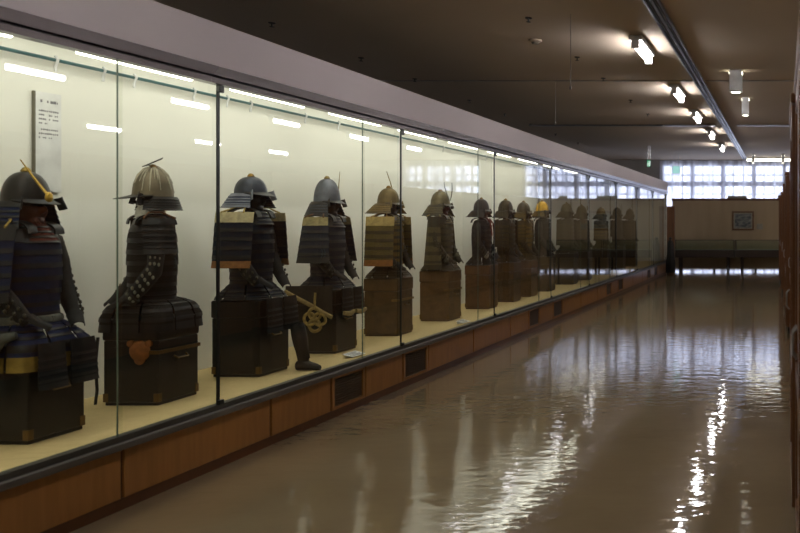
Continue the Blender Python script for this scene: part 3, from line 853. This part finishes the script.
AX = -4.00
suits = [
 # y, x, chest height, style, armor label, chest colour/options, chest label
 (4.22, -3.99, 0.50, dict(mask='4a2416', throat='5a2418', sode_sides=(-1,), drop=0.17, nkw=1.0, neck=0.175, thigh='181a1c', skirt_prof=[(0.0, 0.148, 0.168, 0.13), (0.25, 0.175, 0.19, 0.10), (0.5, 0.21, 0.215, 0.06), (0.75, 0.25, 0.25, 0.008), (1.0, 0.258, 0.258, -0.12)], skirt='1c2848', lace='1a2440', lame='12120f', bowl='23201c', crest='horn', beard='5a2a1a', sash='5b5c54', sleeve='191714', cord='a08438', skirt_trim=True, roll='4c4e48', trim='8c7434', sode=(0.28, 0.30), scale=0.97, ridges=24),
  'dark navy armor with black helmet, slanting gold crest and grey sash, nearest', dict(col='15130f', cord=None), 'black chest under the nearest armor with the gold crest'),
 (5.10, -4.02, 0.53, dict(streaks='b8b09a', skirt_prof=[(0.0, 0.148, 0.168, 0.13), (0.25, 0.185, 0.19, 0.11), (0.5, 0.225, 0.225, 0.085), (0.75, 0.25, 0.25, 0.01), (1.0, 0.252, 0.252, -0.07)], nkw=1.0, neck=0.16, drop=0.10, peak=0.10, turn_z=-2.30, lace='1d1b19', lame='161412', bowl='6e6450', bowl_kind='metal', ridges=30, bowl_h=0.17, crest='feather', crest_col='2a261c', collar='d0cdc0', sleeve='131210', plates='8a8878', mask='15110d', cuff='2a2822', sode=(0.20, 0.17), trim='7a5c28', scale=1.0),
  'black armor with ridged grey-brown helmet, dark wing crest and studded sleeves', dict(col='1a1612', band='6e5024', emblem='8a5424', cord='1c1814'), 'black chest with round orange-brown emblem and gilt band, under the second armor'),
 (6.02, -4.00, 0.56, dict(nkw=1.0, neck=0.20, drop=0.12, thigh='201c16', lace='171e2c', lame='15140f', bowl='3a3e46', turn='8f949c', neck_lace='3b4458', neck_lame='6d707a', crest='none', sode=(0.34, 0.30), sode_top='c2b48a', sode_bot='8a5c2e', cord='b09a58', sleeve='1a1a18', shin=(1,), stride={1: 0.40}, bowl_h=0.115, scale=1.03, ridges=8, mask='14110e'),
  'armor with broad navy square shoulder guards edged in cream and orange', dict(col='1b1712'), 'dark chest under the armor with broad square shoulder guards'),
 (7.06, -4.02, 0.55, dict(nkw=1.0, neck=0.19, drop=0.15, thigh='2a241a', lace='252a34', lame='2e2d2a', bowl='62656c', bowl_kind='metal', bowl_h=0.19, ridges=20, crest='rods', rods=(1,), crest_col='8a7c4a', sode=(0.26, 0.30), sode_flare=0.35, sode_lace='2b303a', sode_top='9a8c62', fur='9a8454', apron='2a2318', knot='a48c50', neck_lace='4a4d54', trim='8a743c', scale=1.0, sleeve='221f1a', mask='2a1c14'),
  'blue-grey armor with tall grey helmet, tan fur trim and looped gold rope knot', dict(col='2c261e'), 'dark chest behind the looped gold rope knot'),
 (8.12, -4.00, 0.575, dict(nkw=1.0, neck=0.235, drop=0.12, lace='7c6636', lame='40341e', bowl='6a5a3a', crest='tall', crest_col='a08a50', sode=(0.36, 0.38), sode_lace='6a5c36', sode_top='b89e62', sode_bot='8e5c2a', neck_lace='8a7240', neck_lame='5a4828', skirt='3a3020', trim='8a6a30', scale=0.98, sleeve='2a2418', mask='2a1c10', cord='a8803a', turn='9a8450'),
  'tan and gold laced armor with a long slanting rod on its helmet', dict(col='5e4a30', band='8a7040'), 'brown chest with gilt band under the tan and gold armor'),
 (9.35, -4.00, 0.575, dict(sode=(0.17, 0.50), sode_flare=0.55, nkw=1.0, neck=0.215, drop=0.15, lace='5a523c', lame='3c3526', bowl='6a6046', crest='horns', crest_col='5a5640', mask='4a1e14', throat='6a5a3a', sode_lace='6a6044', skirt='4a4230', scale=1.0, neck_lace='6e6448', sleeve='3a3424', cuff='6a6450', cord='8a7a4a'),
  'dull olive-brown armor with two dark horns and a reddish mask', dict(col='6a5236', band='7a6238'), 'brown chest with thin gilt band under the horned olive-brown armor'),
 (10.62, -4.00, 0.575, dict(sode=None, nkw=1.0, neck=0.215, drop=0.11, lace='1c1f26', lame='1a1917', bowl='26221e', mask='3a1e14', tassel='8a2a1c', sleeve='16191e', cuff='a09c90', skirt='2a2218', scale=0.94, crest='none', neck_lace='3a3024'),
  'black armor with a red chin cord and pale cuffs', dict(col='64492e', band='6a5430'), 'red-brown chest under the armor with the red chin cord'),
 (11.55, -4.00, 0.56, dict(nkw=1.0, neck=0.20, drop=0.12, lace='4a402a', lame='2e281c', bowl='3a3426', mask='241810', sode=(0.28, 0.30), crest='none', skirt='4a3e28', scale=0.97, sleeve='2a2418'),
  'brown armor with plain dark helmet behind the dark seam right of the red-corded armor', dict(col='5a4630'), 'dark brown chest under the plain brown armor behind the seam'),
 (12.35, -4.00, 0.56, dict(sode=(0.24, 0.26), nkw=1.0, neck=0.20, drop=0.12, lace='7a6434', lame='4a3c20', bowl='4a4434', mask='2a1c10', sode_lace='6a5830', crest='none', skirt='6a5630', scale=0.96, sleeve='3a3020', cord='9a7a38'),
  'ochre laced armor with dark helmet, just left of the gold-helmeted armor', dict(col='70583a', band='8a7040'), 'brown chest with gilt band under the ochre armor'),
 (13.30, -4.00, 0.575, dict(sode=None, nkw=1.0, neck=0.19, drop=0.13, lace='2a2620', lame='24201a', bowl='e0ac3c', bowl_kind='lacquer', mask='2a1a10', crest='none', neck_lace='8a7030', scale=0.98, sleeve='221e18'),
  'dark armor with a bright gold helmet', dict(col='54442c'), 'dark chest under the gold-helmeted armor'),
 (14.8, -4.00, 0.565, dict(nkw=0.95, drop=0.12, lace='4e4632', lame='3a3424', bowl='4e4836', crest='rods', crest_col='6a6040', mask='241810', sode=(0.34, 0.36), neck=0.23, skirt='4a4028', scale=1.0, sleeve='3a3222'),
  'dim brown armor with wide shoulder guards, first right of the gold helmet', dict(col='3a3020'), 'brown chest under the wide-shouldered armor right of the gold helmet'),
 (15.9, -4.00, 0.565, dict(nkw=0.95, drop=0.12, lace='5e5238', lame='423824', bowl='6a5e42', crest='disc', crest_col='a08848', mask='2a1c10', sode=(0.28, 0.30), neck=0.22, scale=0.98, sleeve='3a3222'),
  'dim tan armor with a round crest, second right of the gold helmet', dict(col='3e3220'), 'brown chest under the round-crested armor'),
 (17.6, -4.00, 0.565, dict(nkw=0.95, drop=0.12, lace='86703e', lame='54462a', bowl='8a7648', crest='none', mask='2e2012', sode=(0.30, 0.34), neck=0.23, skirt='6a5832', scale=0.97, sleeve='4a3e28'),
  'pale ochre armor, third right of the gold helmet', dict(col='443622', band='7a6638'), 'brown chest with gilt band under the pale ochre armor'),
 (19.3, -4.00, 0.565, dict(nkw=0.95, drop=0.12, lace='3a3628', lame='2c281e', bowl='3a3628', crest='horns', crest_col='8a784a', mask='241810', sode=(0.28, 0.30), neck=0.22, scale=1.0, sleeve='2e2a20'),
  'dark horned armor, second from the far end of the case', dict(col='362c1c'), 'dark chest under the second armor from the far end'),
 (20.9, -4.00, 0.565, dict(nkw=0.95, drop=0.12, lace='6e6040', lame='4a4028', bowl='6e6244', crest='none', mask='2a1e12', sode=(0.34, 0.36), neck=0.23, skirt='5e5234', scale=1.0, sleeve='443a28'),
  'tan armor at the far end of the case', dict(col='403422'), 'brown chest under the armor at the far end of the case'),
]
for (y, x, ch, st, lab, copt, clab) in suits:
    make_chest((x, y, CF+0.0012), ch, label=clab, hw=0.175*st.get('scale', 1.0), **copt)
    make_armor((x, y, CF+ch+0.003), st, lab, st.get('turn_z', 0.0))
# small caption cards on the case floor
for y, x, lab in ((6.75, -3.62, 'small white caption card between the square-shouldered and the rope-knot armor'),
                  (9.0, -3.60, 'small white caption card on the case floor in front of the horned olive-brown armor')):
    t = thing('caption_card', lab, 'sign', (x, y, CF+0.0012))
    MB().box(-0.045, 0.045, -0.10, 0.10, 0.02, 0.024, rot=Matrix.Rotation(0.25, 3, 'Y')).build('card', M['paper'], t)
    MB().box(-0.045, -0.02, -0.06, 0.06, 0.0, 0.022).build('card_stand', M['white_metal'], t)
    m = MB(); rot = Matrix.Rotation(0.25, 3, 'Y')
    for i in range(4):
        m.box(-0.03+i*0.018, -0.022+i*0.018, -0.08, 0.08-0.03*(i % 2), 0.0245, 0.0248, rot=rot, piv=(0, 0, 0.022))
    m.build('text', M['ink'], t)

# ------------------------------------------------------------------ wooden cabinets along the right
def cabinet(y0, y1, x, h, lab, doors=2, depth=0.45):
    t = thing('wooden_cabinet', lab, 'cabinet', (x, y0, 0), 0, 'dark wooden cabinets along the right')
    L = y1-y0
    MB().box(0.03, depth-0.01, 0.01, L-0.01, 0.0, 0.079).build('plinth', M['black_paint'], t)
    MB().box(0.022, depth, 0.0, L, 0.08, h-0.05).build('carcass', M['wood_dark'], t, bevel=0.004)
    MB().box(-0.004, depth+0.01, -0.008, L+0.008, h-0.0495, h).build('cornice', M['wood_dark'], t, bevel=0.01)
    w = L/doors
    for i in range(doors):
        a, b = i*w+0.008, (i+1)*w-0.008
        m = MB(); z0, z1 = 0.10, h-0.06
        m.box(0.004, 0.0215, a, a+0.07, z0, z1); m.box(0.004, 0.0215, b-0.07, b, z0, z1)
        for zz in (z0, 0.75, z1-0.09): m.box(0.004, 0.0215, a+0.0705, b-0.0705, zz, zz+0.09)
        m.box(0.013, 0.0215, a+0.0705, b-0.0705, z0+0.0905, 0.7495); m.box(0.013, 0.0215, a+0.0705, b-0.0705, 0.8405, z1-0.0905)
        d = m.build('door', M['wood_dark'], t)
        hy = b-0.03 if i % 2 == 0 else a+0.03
        MB().tube([(-0.002, hy, 0.98), (-0.018, hy, 1.0), (-0.018, hy, 1.08), (-0.002, hy, 1.10)], 0.006, 6).build('handle', M['steel'], d, smooth=True)
    return t
cabs = [(2.30, 3.88, 0.056, 2.17, 'dark wooden cabinet at the right edge, nearest the camera'),
        (3.93, 4.86, 0.040, 2.14, 'narrow dark wooden cabinet at the right edge, second from the camera'),
        (5.30, 7.90, 0.092, 2.20, 'dark wooden cabinet set slightly back, third from the camera'),
        (8.00, 10.60, 0.085, 2.20, 'dark wooden cabinet at right, fourth from the camera'),
        (10.9, 13.30, 0.030, 2.20, 'dark wooden cabinet at right, fifth from the camera'),
        (13.6, 16.90, 0.000, 2.17, 'dark wooden cabinet at right, sixth from the camera'),
        (17.2, 19.70, -0.05, 2.17, 'dark wooden cabinet at right, second from the far end'),
        (19.95, 22.6, -0.11, 2.20, 'red-brown wooden cabinet at right, farthest, beside the low display table')]
for a in cabs: cabinet(*a, doors=1 if a[1]-a[0] < 1.2 else 3 if a[1]-a[0] > 3 else 2)

# ------------------------------------------------------------------ end of the hall
PY = 25.0
t = thing('partition', 'beige free-standing partition wall under the far window, carrying the framed picture', 'partition', (-0.85, PY, 0))
MB().box(-2.61, 2.65, 0, 0.06, 0.075, 2.20).build('panel', M['partition'], t)
MB().box(-2.63, 2.67, -0.012, 0.072, 2.2005, 2.27).build('top_cap', M['wood_edge'], t, bevel=0.004)
for x in (-2.57, -1.3, 0.0, 1.3, 2.61):
    MB().box(x-0.03, x+0.03, -0.02+0.021, 0.059, 0.0, 0.0745).build('foot', M['black_paint'], t)
t = thing('framed_picture', 'framed dark landscape picture hanging on the beige partition', 'picture', (-1.25, PY-0.0005, 1.57))
fw, fh = 0.345, 0.30
m = MB()
m.box(-fw, fw, -0.035, -0.001, -fh, -fh+0.055); m.box(-fw, fw, -0.035, -0.001, fh-0.055, fh)
m.box(-fw, -fw+0.055, -0.035, -0.001, -fh+0.0555, fh-0.0555); m.box(fw-0.055, fw, -0.035, -0.001, -fh+0.0555, fh-0.0555)
m.build('picture_frame', M['gilt'], t, bevel=0.006)
MB().box(-fw+0.056, fw-0.056, -0.012, -0.001, -fh+0.056, fh-0.056).build('mount', M['mount'], t)
m = MB().box(-fw+0.09, fw-0.09, -0.0155, -0.0125, -fh+0.085, fh-0.085); m.build('painting', M['painting'], t)
tag(MB().box(-0.83, -0.63, PY-0.012, PY-0.001, 1.30, 1.48).build('caption_card', M['mount'], bevel=0.002), 'small pale caption card on the partition right of the framed picture', 'sign')
for x, w, lab in ((-1.43, 0.30, 'pale flat box lying on top of the partition above the picture'), (-0.05, 0.12, 'small pale box on the partition top beside the wooden cabinets')):
    t = thing('storage_box', lab, 'box', (x, PY+0.03, 2.2705))
    MB().box(-w, w, -0.08, 0.08, 0.0, 0.055).build('box_body', M['mount'], t, bevel=0.004)
    MB().box(-w-.006, w+.006, -0.086, 0.086, 0.0555, 0.08).build('box_lid', M['mount'], t, bevel=0.004)

def show_table(x0, x1, lab):
    t = thing('display_table', lab, 'display table', ((x0+x1)/2, 24.5, 0), 0, 'low glass-topped tables at the end of the hall')
    L = (x1-x0)/2; D_ = 0.27
    for sx in (-1, 1):
        for sy in (-1, 1):
            MB().tube([(sx*(L-0.2), sy*(D_-0.05), 0.0), (sx*(L-0.2), sy*(D_-0.05), 0.449)], [0.03, 0.04], 8).build('leg', M['table_wood'], t)
    MB().box(-L, L, -D_, D_, 0.45, 0.68).build('table_body', M['table_wood'], t, bevel=0.008)
    MB().box(-L+.03, L-.03, -D_+.03, D_-.03, 0.681, 0.69).build('felt_bed', M['felt'], t)
    z0, z1 = 0.681, 0.985
    m = MB()
    def quad(*p): m.add(p, [(0, 1, 2, 3)])
    a, b = L-0.012, D_-0.012
    quad((-a, -b, z0), (a, -b, z0), (a, -b, z1), (-a, -b, z1)); quad((a, b, z0), (-a, b, z0), (-a, b, z1), (a, b, z1))
    quad((a, -b, z0), (a, b, z0), (a, b, z1), (a, -b, z1)); quad((-a, b, z0), (-a, -b, z0), (-a, -b, z1), (-a, b, z1))
    quad((-a, -b, z1), (a, -b, z1), (a, b, z1), (-a, b, z1))
    m.build('glass_cover', M['glass_table'], t, normals=False)
    e = MB(); r = 0.008
    for sx in (-1, 1):
        for sy in (-1, 1): e.box(sx*a-r, sx*a+r, sy*b-r, sy*b+r, z0+.001, z1)
    for sy in (-1, 1): e.box(-a+r, a-r, sy*b-r, sy*b+r, z1-.012, z1+.002)
    for sx in (-1, 1): e.box(sx*a-r, sx*a+r, -b+r, b-r, z1-.012, z1+.002)
    e.build('cover_frame', M['table_wood'], t)
show_table(-3.33, -1.48, 'low dark display table with glass cover, left one in front of the partition')
show_table(-1.45, 0.20, 'low dark display table with glass cover, right one under the framed picture')
t = thing('wooden_post', 'narrow brown wooden post at the far end of the long case', 'post', (-3.355, 23.95, 0))
MB().box(-0.115, 0.115, -0.09, 0.09, 0.0, 1.97).build('post_shaft', M['wood_dark'], t, bevel=0.008)
MB().box(-0.125, 0.125, -0.10, 0.10, 1.9705, 2.0).build('post_cap', M['wood_dark'], t, bevel=0.006)
t = thing('folded_stand', 'black folded stand standing before the wooden post, left of the low tables', 'stand', (-3.265, 23.2, 0))
MB().tube([(0, 0, 0.25), (0, 0, 1.02)], 0.022, 8).build('pole', M['black_paint'], t)
MB().lathe([(0.03, 1.021), (0.05, 1.04), (0.045, 1.07), (0.015, 1.09)], seg=12).build('knob', M['black_paint'], t, smooth=True)
MB().lathe([(0.05, 1.0), (0.085, 0.9), (0.10, 0.6), (0.125, 0.3), (0.128, 0.06)], seg=14, ripple=5, amp=0.15).build('folded_cloth', M['black_paint'], t, smooth=True)
for a in (0.3, 2.4, 4.5):
    MB().tube([(0.02*math.cos(a), 0.02*math.sin(a), 0.27), (0.14*math.cos(a), 0.14*math.sin(a), 0.012)], 0.014, 6).build('leg', M['black_paint'], t)

# ------------------------------------------------------------------ daylight through the windows, render look
w = bpy.data.worlds.new('overcast_day'); sc.world = w; w.use_nodes = True
bg = w.node_tree.nodes['Background']
bg.inputs['Color'].default_value = (0.74, 0.80, 1.0, 1); bg.inputs['Strength'].default_value = 6.0
for (a, b) in (W1, W2):
    L = bpy.data.lights.new('window_daylight', 'AREA'); L.shape = 'RECTANGLE'; L.size = b-a; L.size_y = WZ1-WZ0
    L.cycles.is_portal = True
    o = bpy.data.objects.new('window_daylight', L); COL.objects.link(o)
    o.location = ((a+b)/2, YF+0.19, (WZ0+WZ1)/2); o.rotation_euler = (-PI/2, 0, 0)
sc.view_settings.view_transform = 'Standard'
sc.view_settings.look = 'None'
sc.view_settings.exposure = 0.0
cy = sc.cycles
cy.use_denoising = True
cy.max_bounces = 10; cy.transparent_max_bounces = 24; cy.diffuse_bounces = 4; cy.glossy_bounces = 5
cy.sample_clamp_indirect = 6.0
cy.caustics_reflective = False; cy.caustics_refractive = False
